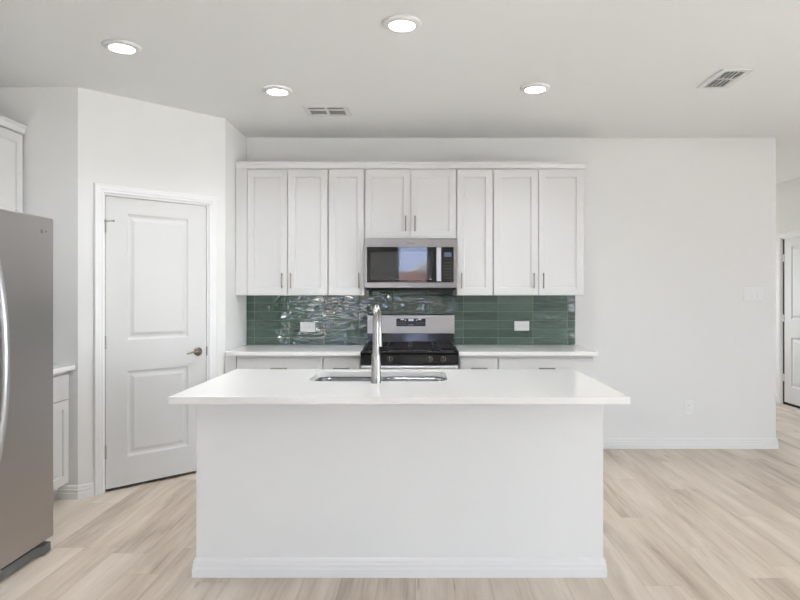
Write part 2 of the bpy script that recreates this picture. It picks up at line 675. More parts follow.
def window(idx, u0, u1, z0, z1, mapf, nsplit, label):
    t = thing('window_%d' % idx, label, 'window', kind='structure')
    w = 0.05
    bm = B()
    cuts = [u0 + (u1 - u0) * k / nsplit for k in range(nsplit + 1)]
    for k, c in enumerate(cuts):
        prism(bm, [(max(u0, c - w / 2 - (w / 2 if k == nsplit else 0)), z0), (min(u1, c + w / 2 + (w / 2 if k == 0 else 0)), z0),
                   (min(u1, c + w / 2 + (w / 2 if k == 0 else 0)), z1), (max(u0, c - w / 2 - (w / 2 if k == nsplit else 0)), z1)], mapf, 0.03, 0.09)
    for z in (z0, z1 - w):
        prism(bm, [(u0, z), (u1, z), (u1, z + w), (u0, z + w)], mapf, 0.031, 0.089)
    finish('window_frame', bm, 'trim', t, 0.002)
    bm = B()
    prism(bm, [(u0 + w, z0 + w), (u1 - w, z0 + w), (u1 - w, z1 - w), (u0 + w, z1 - w)], mapf, 0.058, 0.062)
    finish('pane', bm, 'glass', t)
    return t


rear_map = lambda u, v, h: (u, YR - h, v)
right_map = lambda u, v, h: (XR + h, u, v)
window(1, *PAT, rear_map, 2, 'glazed patio door in the rear wall')
window(2, *WIN, rear_map, 1, 'single window in the rear wall, mirrored in the microwave door')
window(3, *WIN2, rear_map, 3, 'wide window in the rear wall')
window(4, *RW, right_map, 4, 'wide window row in the right wall')
window(5, *HW_, lambda u, v, h: (u, YH1 + h, v), 1, 'added unseen window lighting the hallway from its end')  # hidden window added to bring daylight onto the hallway wall
portal('daylight_opening', ((HW_[0] + HW_[1]) / 2, YH1 + 0.12, (HW_[2] + HW_[3]) / 2), (-PI / 2, 0, 0), HW_[1] - HW_[0], HW_[3] - HW_[2])
for i, w in enumerate((PAT, WIN, WIN2)):
    portal('daylight_opening', ((w[0] + w[1]) / 2, YR - 0.12, (w[2] + w[3]) / 2), (PI / 2, 0, 0), w[1] - w[0], w[3] - w[2])
portal('daylight_opening', (XR + 0.12, (RW[0] + RW[1]) / 2, (RW[2] + RW[3]) / 2), (PI / 2, 0, PI / 2), RW[1] - RW[0], RW[3] - RW[2])

# baseboards
BASE = [(0, 0), (0.015, 0), (0.015, 0.040), (0.0125, 0.044), (0.0125, 0.063), (0.009, 0.067), (0.009, 0.080), (0.005, 0.090), (0, 0.092)]
BASE_R = [(-o, h) for o, h in BASE]


def baseboard(name, path, label, mirror=False):
    bm = B()
    sweep(bm, path, BASE_R if mirror else BASE)
    o = finish(name, bm, 'trim', None, smooth=None)
    return tag(o, label, 'baseboard', None, 'structure')


baseboard('baseboard_back', [(1.346, YB), (XW, YB), (XW, YB + 1.6)], 'white stepped baseboard along the back wall, right of the cabinets')
cas_l = DX0 - 0.022 + 0.005 - 0.062
cas_r = DX1 + 0.022 - 0.005 + 0.062
pa = Vector(ang_map(cas_l - 0.001, 0, 0)[:2])
pb = Vector(ang_map(cas_r + 0.001, 0, 0)[:2])
baseboard('baseboard_pantry', [(-2.418, P0.y), tuple(P0), tuple(pa)], 'white stepped baseboard wrapping the wall corner left of the pantry door')
baseboard('baseboard_pantry_side', [tuple(pb), tuple(P1), (XRET, P1.y + 0.03)], 'white baseboard piece right of the pantry door')
baseboard('baseboard_hall', [(XH, 7.76), (XH, YH1)], 'white baseboard along the hallway wall beyond its door', True)
baseboard('baseboard_left', [(XL, 2.3), (XL, YR)], 'white baseboard along the left wall', True)


# ------------------------------------------------------------------ doors
CAS = [(0, 0), (0, -0.008), (0.008, -0.013), (0.020, -0.013), (0.024, -0.016), (0.052, -0.018), (0.058, -0.016), (0.062, -0.010), (0.062, 0)]
DPROF = [(0, 0), (0.006, 0.004), (0.016, 0.008), (0.028, 0.008), (0.050, 0.002)]


def interior_door(name, label, x0, x1, ztop, hinge_left, loc, rz, stops=True, hz=(0.28, 1.03, 1.83), lever_dir=-1, ajar=0.0, hmat='hinge_white'):
    """built facing -y with the wall face at y = 0"""
    t = thing(name, label, 'door', loc, rz, kind='structure')
    jo = 0.022
    bm = B()
    for a, b in ((x0 - jo, x0 - JG), (x1 + JG, x1 + jo)):
        box(bm, a, b, 0.0, WT, 0, ztop + jo)
    box(bm, x0 - jo, x1 + jo, 0.0, WT, ztop + JG, ztop + jo)
    for a, b in ((x0 - JG, x0 + 0.010), (x1 - 0.010, x1 + JG)):
        box(bm, a, b, 0.046, 0.060, 0.0, ztop + JG)
    box(bm, x0, x1, 0.046, 0.060, ztop - 0.010, ztop + JG)
    finish('jamb', bm, 'trim', t, 0.0015)
    bm = B()
    k = x0 - jo + 0.005
    q = x1 + jo - 0.005
    sweep(bm, [(k, 0.0), (k, ztop + jo - 0.005), (q, ztop + jo - 0.005), (q, 0.0)], [(-o, h) for o, h in CAS], lambda u, v, h: (u, h, v))
    finish('casing', bm, 'trim', t, smooth=None)
    st = 0.140
    xs = [x0 + ajar, x0 + ajar + st, x1 - st, x1]
    zs_ = [0.022, 0.222, 0.822, 1.04, 1.925, ztop]
    bm = B()
    panel_slab(bm, xs, zs_, {(1, 1), (1, 3)}, 0.004, 0.040, DPROF)
    leaf = finish('door_leaf', bm, 'door', t, smooth=None)
    xk = x1 - 0.066 if hinge_left else x0 + 0.066
    bm = B()
    mz = rot_to((0, -1, 0), (xk, 0.004, 0.925))
    lathe(bm, [(0.033, 0), (0.033, 0.004), (0.028, 0.010), (0.015, 0.013), (0.012, 0.018), (0.012, 0.050), (0.008, 0.056)], 28, mz)
    pts, rad = [], []
    for i in range(13):
        s = i / 12
        pts.append((xk + lever_dir * 0.105 * s, -0.044 - 0.004 * math.sin(PI * s), 0.925 + 0.006 * math.sin(PI * s) - 0.008 * s * s))
        rad.append(0.0105 - 0.0055 * s)
    tube(bm, pts, rad, 12)
    finish('lever_handle', bm, 'bronze', leaf, smooth=40)
    xh = x0 - JG / 2 if hinge_left else x1 + JG / 2
    for z in hz:
        bm = B()
        cyl(bm, (xh, -0.0035, z - 0.046), (xh, -0.0035, z + 0.046), 0.0058, 12)
        box(bm, xh - 0.0016, xh + 0.0016 + ajar, -0.003, 0.03, z - 0.044, z + 0.044)
        finish('hinge', bm, hmat, t, smooth=40)
    return t, leaf


d1, leaf1 = interior_door('door_1', 'white two-panel pantry door with lever handle in the angled wall', DX0, DX1, DZ, True, (P0.x, P0.y, 0), ANG)
bm = B()     # hinge pin door stop at the top hinge
zt = 1.862
cyl(bm, (DX0 - 0.002, -0.006, zt), (DX0 + 0.030, -0.05, zt), 0.0035, 10)
cyl(bm, (DX0 + 0.030, -0.05, zt), (DX0 + 0.036, -0.058, zt), 0.007, 12)
cyl(bm, (DX0 - 0.002, -0.0035, zt - 0.006), (DX0 - 0.002, -0.0035, zt + 0.006), 0.009, 12)
finish('door_stop', bm, 'hinge_white', d1, smooth=40)
part_box('strike_plate', d1, 'bronze', (DX1 + 0.0015, DX1 + 0.007, -0.004, 0.022, 0.89, 0.96), 0.001)
part_box('threshold_shade', d1, 'dark', (DX0, DX1, 0.06, 0.11, 0.0005, 0.010), 0)  # solid dark strip standing for the shade under the pantry door

# hall door: faces -x, hinges on the far jamb
d2, leaf2 = interior_door('door_2', 'white hallway door at the right edge beyond the back wall', -HDb, -HDa, HDZ - 0.004, True, (XH, 0, 0), -PI / 2,
                          hz=(0.33, 1.06, 1.80), ajar=0.036, hmat='trim')
leaf2.location = (0.0, 0.0, 0.012)
part_box('hinge_gap_shade', d2, 'dark', (-HDb - 0.003, -HDb + 0.040, 0.010, 0.045, 0.005, HDZ - 0.006), 0)  # solid dark box painted in for the shade beside the hinges
part_box('threshold_shade', d2, 'dark', (-HDb, -HDa, 0.03, 0.11, 0.0005, 0.012), 0)  # solid dark strip standing for the shade under the hall door


# ------------------------------------------------------------------ cabinets
SHAKER = [(0, 0), (0.0015, 0.009)]


def pull(parent, x, z, yf, vertical, length=0.128):
    bm = B()
    h = length / 2
    r = 0.0055
    e = h - 0.016
    if vertical:
        cyl(bm, (x, yf - 0.030, z - h), (x, yf - 0.030, z + h), r, 14)
        for s in (-1, 1):
            cyl(bm, (x, yf - 0.0002, z + s * e), (x, yf - 0.030, z + s * e), 0.0045, 12)
    else:
        cyl(bm, (x - h, yf - 0.030, z), (x + h, yf - 0.030, z), r, 14)
        for s in (-1, 1):
            cyl(bm, (x + s * e, yf - 0.0002, z), (x + s * e, yf - 0.030, z), 0.0045, 12)
    return finish('handle', bm, 'nickel', parent, smooth=40)


def shaker(name, parent, x0, x1, z0, z1, yf, th=0.019, st=0.058):
    bm = B()
    panel_slab(bm, [x0, x0 + st, x1 - st, x1], [z0, z0 + st, z1 - st, z1], {(1, 1)}, yf, yf + th, SHAKER)
    return finish(name, bm, 'cabinet', parent, 0.0012, smooth=None)


def upper_cabinet(label, x0, x1, z0, z1, depth, doors, handles, loc, rz=0.0, hz=None, fillers=(0, 0)):
    """back at y = 0, front to -y; doors = x edges; handles = list of (x, side)"""
    t = thing('wall_cabinet', label, 'cabinet', loc, rz, 'white wall cabinets')
    bm = B()
    box(bm, x0 + 0.0008, x1 - 0.0008, -depth + 0.020, -0.002, z0, z1)
    finish('body', bm, 'cabinet', t, 0.001)
    if fillers[0]:
        part_box('filler_strip', t, 'cabinet', (fillers[0], x0 - 0.0006, -depth + 0.004, -depth + 0.024, z0, z1), 0.001)
    for (a, b), hx in zip(doors, handles):
        d = shaker('door', t, a, b, z0 + 0.004, z1 - 0.012, -depth)
        pull(d, hx, (z0 + 0.004) + 0.118 if hz is None else hz, -depth, True)
    return t


UD = 0.332                        # depth incl. door
YU = YB - 0.002
ZU0, ZU1 = 1.350, 2.400


def ux(px):                       # door-front plane of the upper run
    return (px - VPX) * (YU - UD) / F_PX


upper_cabinet('tall white wall cabinet with two doors at the left end over the green tile', ux(247), ux(328), ZU0, ZU1, UD,
              [(ux(247.4), ux(287.2)), (ux(287.9), ux(327.5))], [ux(282.3), ux(291.2)], (0, YU, 0), fillers=(XRET + 0.002, 0))
upper_cabinet('narrow one-door white wall cabinet left of the microwave', ux(328), ux(364.6), ZU0, ZU1, UD,
              [(ux(328.7), ux(364.1))], [ux(359.2)], (0, YU, 0))
upper_cabinet('short two-door white wall cabinet directly above the microwave', ux(364.6), ux(456.7), 1.818, ZU1, UD,
              [(ux(365.2), ux(410.3)), (ux(410.9), ux(456.1))], [ux(405.8), ux(415)], (0, YU, 0), hz=1.942)
upper_cabinet('narrow one-door white wall cabinet right of the microwave', ux(456.7), ux(493.1), ZU0, ZU1, UD,
              [(ux(457.2), ux(492.5))], [ux(461.5)], (0, YU, 0))
upper_cabinet('tall white wall cabinet with two doors at the right end beside bare wall', ux(493.1), 1.340, ZU0, ZU1, UD,
              [(ux(493.8), ux(538.2)), (ux(538.9), ux(583.4))], [ux(533.6), ux(543)], (0, YU, 0))
# the crown boards
CROWN = [(-0.010, ZU1 + 0.0008), (0.010, ZU1 + 0.0008), (0.014, ZU1 + 0.006), (0.020, ZU1 + 0.036), (0.030, ZU1 + 0.046), (0.030, ZU1 + 0.056), (-0.010, ZU1 + 0.056)]
bm = B()
sweep(bm, [(XRET + 0.004, YU - UD + 0.018), (1.340, YU - UD + 0.018), (1.340, YU - 0.002)], CROWN)
box(bm, XRET + 0.004, 1.338, YU - UD + 0.03, YU - 0.004, ZU1 + 0.0008, ZU1 + 0.012)
o = finish('cabinet_crown', bm, 'cabinet', None, smooth=None)
tag(o, 'long white crown moulding along the top of the main wall cabinets', 'crown moulding')

# left wall cabinet beside / above the refrigerator
XLU = XL + 0.002
Y_L0, Y_L1 = 3.352, 4.122
upper_cabinet('white wall cabinet high on the left, above the refrigerator corner', 0.0, Y_L1 - Y_L0 - 0.001, ZU0, ZU1 + 0.022, 0.318,
              [(0.004, 0.372), (0.376, 0.746)], [0.345, 0.403], (XLU, Y_L0, 0), PI / 2)
bm = B()
sweep(bm, [(XLU + 0.305, Y_L0), (XLU + 0.305, Y_L1 - 0.001)], [(o_, h + 0.022) for o_, h in CROWN])
o = finish('cabinet_crown', bm, 'cabinet', None, smooth=None)
tag(o, 'short white crown moulding on the cabinet above the refrigerator', 'crown moulding')


def base_cabinet(label, x0, x1, depth, fronts, loc, rz=0.0, end=None, filler=None, zd=0.697, low=0.0):
    """fronts = list of (xa, xb, n doors)"""
    t = thing('base_cabinet', label, 'cabinet', loc, rz, 'white base cabinets')
    bm = B()
    box(bm, x0 + 0.0008, x1 - 0.0008, -depth + 0.020, -0.002, 0.112, 0.883 - low)
    box(bm, x0 + 0.0008, x1 - 0.0008, -depth + 0.085, -0.002, 0.0005, 0.112)
    finish('body', bm, 'cabinet', t, 0.001)
    if filler:
        part_box('filler_strip', t, 'cabinet', (filler[0], filler[1], -depth + 0.004, -depth + 0.024, 0.112, 0.883), 0.001)
    for xa, xb, nd in fronts:
        bm = B()
        box(bm, xa, xb, -depth, -depth + 0.019, zd + 0.004, 0.858 - low)
        d = finish('drawer', bm, 'cabinet', t, 0.0015)
        pull(d, (xa + xb) / 2, 0.783, -depth, False)
        for k in range(nd):
            a = xa + (xb - xa) * k / nd + (0.0015 if k else 0)
            b = xa + (xb - xa) * (k + 1) / nd - (0.0015 if k < nd - 1 else 0)
            dd = shaker('door', t, a, b, 0.118, zd, -depth)
            hx = (b - 0.035) if (nd == 1 or k == 0) else (a + 0.035)
            pull(dd, hx, zd - 0.11, -depth, True)
    return t


BD = 0.612
XC = -0.096                        # centre of range and microwave


def bx_(px):
    return (px - VPX) * (YU - BD) / F_PX


base_cabinet('wide white base cabinet in the corner left of the range', -1.455, -0.777, BD, [(bx_(237), bx_(322.3), 2)], (0, YU, 0), filler=(XRET + 0.002, -1.456))
base_cabinet('narrow white base cabinet touching the range on its left', -0.777, -0.482, BD, [(bx_(323.6), bx_(360), 1)], (0, YU, 0))
base_cabinet('narrow white base cabinet touching the range on its right', 0.290, 0.596, BD, [(bx_(460.4), bx_(497.4), 1)], (0, YU, 0))
base_cabinet('wide white base cabinet at the right end of the back counter', 0.596, 1.342, BD, [(bx_(499), bx_(593.6), 2)], (0, YU, 0))
base_cabinet('white base cabinet on the left, between refrigerator and pantry wall', 0.0, Y_L1 - Y_L0, 0.622, [(0.004, Y_L1 - Y_L0 - 0.022, 2)], (XL + 0.002, Y_L0, 0), PI / 2, zd=0.668, low=0.022)

# ------------------------------------------------------------------ worktops
ZC0, ZC1 = 0.8842, 0.9142
for x0, x1, lab in ((XRET + 0.001, XC - 0.3815, 'white quartz worktop on the back counter left of the range'),
                    (XC + 0.3815, 1.364, 'white quartz worktop on the back counter right of the range')):
    bm = B()
    if x0 < -1:
        prism(bm, [(-1.519, 4.802), (x1, 4.802), (x1, YB - 0.0005), (x0, YB - 0.0005), (x0, P1.y + 0.004), (-1.519, P1.y - 0.022)], lambda u, v, h: (u, v, h), ZC0, ZC1)
    else:
        box(bm, x0, x1, 4.802, YB - 0.0005, ZC0, ZC1)
    tag(finish('countertop', bm, 'quartz', None, 0.002), lab, 'countertop')
ZL = 0.022
bm = B(); box(bm, XL + 0.001, -2.306, Y_L0 - 0.02, P0.y - 0.001, ZC0 - ZL, ZC1 - ZL)
tag(finish('countertop', bm, 'quartz', None, 0.002), 'short white quartz worktop beside the refrigerator on the left', 'countertop')

# ------------------------------------------------------------------ backsplash
TX0, TX1, TZ0, TZ1 = XRET + 0.001, 1.348, ZC1 + 0.0006, 1.349
TP, TH, GR = 0.3062, 0.0762, 0.0022
bs = thing('backsplash', 'glossy dark green stacked tile backsplash between counter and wall cabinets', 'backsplash', (0, YB, TZ0))
bm = B()
x_first = -1.474
TOFF = -0.014
tiles = []
cols = [x_first + k * TP for k in range(-1, 11)]
for k in range(len(cols) - 1):
    xa, xb = max(cols[k] + GR / 2, TX0), min(cols[k + 1] - GR / 2, TX1)
    if xb - xa < 0.01:
        continue
    for r in range(8):
        za, zb = max(r * TH + GR / 2 + TOFF, 0.0006), (r + 1) * TH - GR / 2 + TOFF
        if r >= 5:                     # up behind the microwave only
            zb = min(zb, TZ1 - TZ0)
            xl, xr = max(xa, XC - 0.37), min(xb, XC + 0.37)
            if xr - xl > 0.012:
                tiles.append((xl, xr, max(za, TZ1 - TZ0 + 0.0006 if r == 5 else za), (r + 1) * TH - GR / 2 + TOFF))
        if zb - za < 0.005:
            continue
        tiles.append((xa, xb, za, zb))
for xa, xb, za, zb in tiles:
    if zb - za > 0.004:
        t1 = random.uniform(-0.0010, 0.0010)
        t2 = random.uniform(-0.0005, 0.0005)
        yf = -0.0085
        v = [bm.verts.new(p) for p in ((xa, yf + t1 + t2, za), (xb, yf - t1 + t2, za), (xb, yf - t1 - t2, zb), (xa, yf + t1 - t2, zb),
                                       (xa, -0.003, za), (xb, -0.003, za), (xb, -0.003, zb), (xa, -0.003, zb))]
        for q in ((0, 1, 2, 3), (1, 0, 4, 5), (2, 1, 5, 6), (3, 2, 6, 7), (0, 3, 7, 4)):
            bm.faces.new([v[i] for i in q])
finish('tiles', bm, 'tile', bs, 0.0012, smooth=None, merge=False)
bm = B()
box(bm, TX0, TX1, -0.006, -0.0003, 0.0, TZ1 - TZ0)
box(bm, XC - 0.372, XC + 0.372, -0.006, -0.0003, TZ1 - TZ0, 8 * TH + TOFF)
finish('grout', bm, 'grout', bs, smooth=None)


# ------------------------------------------------------------------ outlets and switches
def outlet(label, loc, horizontal, w=0.114, h=0.072, group='wall outlets'):
    t = thing('outlet', label, 'outlet', loc, 0, group)
    a, b = (w / 2, h / 2) if horizontal else (h / 2, w / 2)
    part_box('cover_plate', t, 'plate', (-a, a, -0.006, -0.0004, -b, b), 0.0025)
    for s in (-1, 1):
        bm = B()
        cx, cz = (s * 0.0195, 0) if horizontal else (0, s * 0.0195)
        prism(bm, rrect(cx, cz, 0.034 if not horizontal else 0.028, 0.028 if not horizontal else 0.034, 0.009, 5), lambda u, v, hh: (u, hh, v), -0.0085, -0.005)
        soc = finish('socket', bm, 'plate', t, 0.0006)
        for q in (-1, 1):
            bm = B()
            if horizontal:
                box(bm, cx - 0.004, cx + 0.004, -0.0088, -0.007, cz + q * 0.006 - 0.001, cz + q * 0.006 + 0.001)
            else:
                box(bm, cx + q * 0.006 - 0.001, cx + q * 0.006 + 0.001, -0.0088, -0.007, cz - 0.004, cz + 0.004)
            finish('slot', bm, 'slot', soc, smooth=None)
    return t


outlet('white sideways outlet on the green tile left of the range', ((307.5 - VPX) / 114.0, YB - 0.0095, 1.072), True, 0.132, 0.084)
outlet('white sideways outlet on the green tile right of the range', ((522 - VPX) / 114.0, YB - 0.0095, 1.081), True, 0.132, 0.084)
outlet('white upright outlet low on the bare wall near the floor', ((688.5 - VPX) / 113.5, YB - 0.0002, 0.361), False, 0.125, 0.080)

sw = thing('light_switch', 'white three-rocker light switch on the bare back wall near the hallway', 'light switch', ((753.5 - VPX) / 113.5, YB - 0.0002, 1.357))
part_box('cover_plate', sw, 'plate', (-0.088, 0.088, -0.006, -0.0004, -0.062, 0.062), 0.0025)
for k in (-1, 0, 1):
    bm = B()
    box(bm, k * 0.047 - 0.0175, k * 0.047 + 0.0175, -0.0068, -0.005, -0.034, 0.034)
    finish('switch_frame', bm, 'slot' if False else 'plate', sw, 0.0005)
    bm = B()
    x = k * 0.047
    prism(bm, [(-0.0068, -0.031), (-0.0115, -0.031), (-0.0080, 0.0), (-0.0072, 0.031), (-0.0068, 0.031)], lambda u, v, h: (h, u, v), x - 0.0150, x + 0.0150)
    finish('rocker', bm, 'plate', sw, 0.0006, smooth=None)

# ------------------------------------------------------------------ island
IX0, IX1 = -1.092, 0.876
IY0, IY1 = 2.995, 3.672
isl = thing('kitchen_island', 'white kitchen island body with plain front and stepped baseboard', 'kitchen island', ((IX0 + IX1) / 2, (IY0 + IY1) / 2, 0))
ox, oy = isl.location.x, isl.location.y
LX0, LX1, LY0, LY1 = IX0 - ox, IX1 - ox, IY0 - oy, IY1 - oy
bm = B()
box(bm, LX0, LX1, LY0, LY0 + 0.115, 0.0005, 0.8835)
finish('front_wall', bm, 'wall', isl, 0.003)
for xa, xb in ((LX0, LX0 + 0.02), (LX1 - 0.02, LX1)):
    bm = B(); box(bm, xa, xb, LY0 + 0.1155, LY1 - 0.02, 0.0005, 0.8835)
    finish('end_panel', bm, 'wall', isl, 0.001)
bm = B()
box(bm, LX0 + 0.0205, LX1 - 0.0205, LY1 - 0.085, LY1 - 0.07, 0.0005, 0.112)
box(bm, LX0 + 0.0205, LX1 - 0.0205, LY0 + 0.12, LY1 - 0.021, 0.112, 0.130)
finish('cabinet_floor', bm, 'cabinet', isl, 0.001)
# working side fronts (face +y, away from the viewpoint)
wx = LX0 + 0.02
edges_x = [LX0, LX0 + 0.45, LX0 + 1.36, LX1]
for a, b in zip(edges_x, edges_x[1:]):
    bm = B()
    panel_slab(bm, [a + 0.002, a + 0.06, b - 0.06, b - 0.002], [0.118, 0.176, 0.80, 0.858], {(1, 1)}, -LY1, -LY1 + 0.019, SHAKER)
    for v in bm.verts:
        v.co.y = -v.co.y
    finish('cabinet_front', bm, 'cabinet', isl, 0.001, smooth=None)
bm = B()
sweep(bm, [(LX0, LY1 - 0.03), (LX0, LY0), (LX1, LY0), (LX1, LY1 - 0.03)], [(o_, max(h, 0.0005)) for o_, h in BASE])
finish('baseboard', bm, 'trim', isl, smooth=None)
bm = B()       # thin trim under the worktop
sweep(bm, [(LX0, LY1 - 0.03), (LX0, LY0), (LX1, LY0), (LX1, LY1 - 0.03)], [(0, 0.868), (0.006, 0.868), (0.006, 0.8835), (0, 0.8835)])
finish('top_trim', bm, 'trim', isl, smooth=None)

SX, SY, SW, SD, SR = -0.231, 3.400, 0.728, 0.400, 0.075
bm = B()
slab_hole(bm, rrect((-1.111 + 0.911) / 2, (2.711 + 3.70) / 2, 2.022, 0.989, 0.006, 3), [rrect(SX, SY, SW, SD, SR, 8)], ZC0, ZC1)
tag(finish('countertop', bm, 'quartz', None, 0.002), 'large white quartz worktop on the island with a sink cut-out', 'countertop')

# ------------------------------------------------------------------ sink
sk = thing('sink', 'stainless double-bowl sink set under the island worktop', 'sink', (SX, SY, 0.8835))
bowls = [(-SW / 4 - 0.002, SW / 2 - 0.004), (SW / 4 + 0.002, SW / 2 - 0.004)]
bm = B()
slab_hole(bm, rrect(0, 0, SW + 0.05, SD + 0.05, SR + 0.02, 8), [rrect(cx, 0, w - 0.012, SD + 0.002, 0.07, 8) for cx, w in bowls], -0.0025, -0.0005)
finish('rim', bm, 'steel_sink', sk, smooth=None)
for cx, w in bowls:
    bm = B()
    rings = []
    for z, k in ((-0.0026, 0.0), (-0.02, 0.004), (-0.165, 0.010), (-0.192, 0.020), (-0.203, 0.045), (-0.205, 0.08)):
        rr = max(0.07 - k * 0.5, 0.02)
        rings.append([bm.verts.new((x, y, z)) for x, y in rrect(cx, 0, w - 0.012 - 2 * k, SD + 0.002 - 2 * k, rr, 8)])
    for a, b in zip(rings, rings[1:]):
        for i in range(len(a)):
            bm.faces.new((a[i], a[(i + 1) % len(a)], b[(i + 1) % len(a)], b[i]))
    bm.faces.new(rings[-1])
    bowl = finish('bowl', bm, 'steel_sink', sk, smooth=50)
    so = bowl.modifiers.new('thickness', 'SOLIDIFY')
    so.thickness = 0.0012
    so.offset = 1.0
    bm = B()
    lathe(bm, [(0.045, -0.2049), (0.045, -0.2030), (0.036, -0.2025), (0.030, -0.2040), (0.010, -0.2040), (0.008, -0.2000), (0.004, -0.1995)], 28, Matrix.Translation((cx, 0, 0)))
    finish('drain', bm, 'chrome', sk, smooth=40)

# ------------------------------------------------------------------ faucet
fx, fy = -0.233, 3.138
fa = thing('faucet', 'tall steel pull-down faucet standing on the island worktop beside the sink', 'faucet', (fx, fy, ZC1 + 0.0004))
bm = B()
lathe(bm, [(0.0265, 0), (0.0265, 0.004), (0.0255, 0.006), (0.0245, 0.05), (0.0225, 0.120), (0.0215, 0.146), (0.0200, 0.150)], 32)
finish('base_column', bm, 'chrome', fa, smooth=40)
bm = B()
R, top = 0.090, 0.292
pts, rad = [(0, 0, 0.150), (0, 0, 0.20), (0, 0, 0.25), (0, 0, top)], [0.0165] * 4
for i in range(1, 19):
    a = PI * i / 18
    pts.append((0, R - R * math.cos(a), top + R * math.sin(a)))
    rad.append(0.0165)
pts += [(0, 2 * R, top - 0.02)]
rad += [0.0165]
tube(bm, pts, rad, 24)
finish('gooseneck', bm, 'chrome', fa, smooth=40)
bm = B()
lathe(bm, [(0.017, 0), (0.0185, -0.008), (0.0195, -0.05), (0.021, -0.085), (0.021, -0.10), (0.017, -0.104)], 28, Matrix.Translation((0, 2 * R, top - 0.0205)))
finish('spray_head', bm, 'chrome', fa, smooth=40)
bm = B()
cyl(bm, (0, 0.02, 0.085), (0, 0.045, 0.085), 0.013, 20)
tube(bm, [(0, 0.045, 0.087), (0, 0.075, 0.098), (0, 0.105, 0.115)], [0.008, 0.0065, 0.005], 14)
finish('lever', bm, 'chrome', fa, smooth=40)

# ------------------------------------------------------------------ range
rg = thing('gas_range', 'stainless and black gas range between the back counters', 'stove', (XC, YB - 0.012, 0))
HW = 0.378
part_box('body', rg, 'black', (-HW, HW, -0.635, -0.02, 0.035, 0.895), 0.002)
for sx in (-1, 1):
    for yy in (-0.58, -0.08):
        bm = B()
        cyl(bm, (sx * 0.33, yy, 0.0005), (sx * 0.33, yy, 0.036), 0.018, 16)
        finish('foot', bm, 'rubber', rg)
bm = B()
prism(bm, [(-0.012, 0.8955), (-0.650, 0.8955), (-0.664, 0.900), (-0.670, 0.907), (-0.664, 0.9135), (-0.650, 0.9155), (-0.012, 0.9155)],
      lambda u, v, h: (h, u, v), -0.3805, 0.3805)
finish('cooktop', bm, 'black_gloss', rg, 0.0015)
bm = B()
prism(bm, [(-0.636, 0.822), (-0.672, 0.822), (-0.660, 0.894), (-0.636, 0.894)], lambda u, v, h: (h, u, v), -HW, HW)
cp = finish('control_panel', bm, 'black_gloss', rg, 0.002)
for kx in (-0.258, -0.152, 0.156, 0.258):
    bm = B()
    mz = rot_to((0, -1, 0.16), (kx, -0.6665, 0.860))
    lathe(bm, [(0.021, 0), (0.021, 0.006), (0.017, 0.010), (0.0165, 0.026), (0.014, 0.030)], 24, mz)
    kn = finish('knob', bm, 'knob', rg, smooth=40)
    bm = B()
    box(bm, kx - 0.003, kx + 0.003, -0.702, -0.690, 0.850, 0.882)
    finish('knob_grip', bm, 'nickel', kn, 0.001)
    bm = B()
    lathe(bm, [(0.0225, 0.0003), (0.0235, 0.002), (0.0215, 0.0035)], 24, mz)
    finish('knob_ring', bm, 'bronze', kn, smooth=40)
# oven door, window, handle, drawer
bm = B()
panel_slab(bm, [-HW, -0.27, 0.27, HW], [0.255, 0.36, 0.68, 0.815], {(1, 1)}, -0.680, -0.637, [(0, 0), (0.004, 0.003)])
od = finish('oven_door', bm, 'steel', rg, 0.002, smooth=None)
part_box('oven_window', od, 'black_glass', (-0.262, 0.262, -0.679, -0.676, 0.368, 0.672), 0.001)
bm = B()
cyl(bm, (-0.366, -0.738, 0.802), (0.366, -0.738, 0.802), 0.0185, 24)
for sx in (-1, 1):
    box(bm, sx * 0.372 - 0.016 * (1 if sx > 0 else 0) - (0 if sx > 0 else -0.0), sx * 0.345, -0.742, -0.6795, 0.790, 0.8145)
finish('oven_handle', bm, 'handle_light', od, 0.002, smooth=40)
part_box('storage_drawer', rg, 'steel', (-HW, HW, -0.676, -0.637, 0.085, 0.248), 0.003)
# back guard
bm = B()
prism(bm, [(-0.002, 1.018), (-0.060, 1.018), (-0.056, 1.176), (-0.046, 1.187), (-0.002, 1.187)], lambda u, v, h: (h, u, v), -HW, HW)
bg = finish('backguard', bm, 'steel_guard', rg, 0.002)
bm = B()
prism(bm, [(-0.004, 0.916), (-0.052, 0.916), (-0.045, 1.0175), (-0.004, 1.0175)], lambda u, v, h: (h, u, v), -HW + 0.006, HW - 0.006)
finish('backguard_riser', bm, 'black_gloss', rg, 0.002)
bm = B()
prism(bm, [(-0.050, 1.080), (-0.0605, 1.080), (-0.0590, 1.148), (-0.050, 1.148)], lambda u, v, h: (h, u, v), -0.127, 0.127)
dp = finish('display_panel', bm, 'knob', bg, 0.001)
part_box('clock_window', bg, 'lcd', (-0.022, 0.022, -0.0612, -0.0598, 1.087, 1.100), 0)
def key(parent, material, *dims):
    part_box('key', parent, material, dims, 0)


for k in range(12):
    x = -0.112 + k * 0.0204
    for z in (1.098, 1.113):
        if abs(x) > 0.035:
            key(bg, 'slot', x - 0.005, x + 0.005, -0.0611, -0.0595, z - 0.0015, z + 0.0015)
for x, w, z0, z1 in ((-0.075, 0.030, 1.135, 1.146), (-0.048, 0.012, 1.130, 1.138), (0.0, 0.046, 1.126, 1.146), (0.048, 0.012, 1.130, 1.138), (0.075, 0.030, 1.135, 1.146)):
    key(bg, 'icon', x - w / 2, x + w / 2, -0.0608, -0.0588, z0, z1)
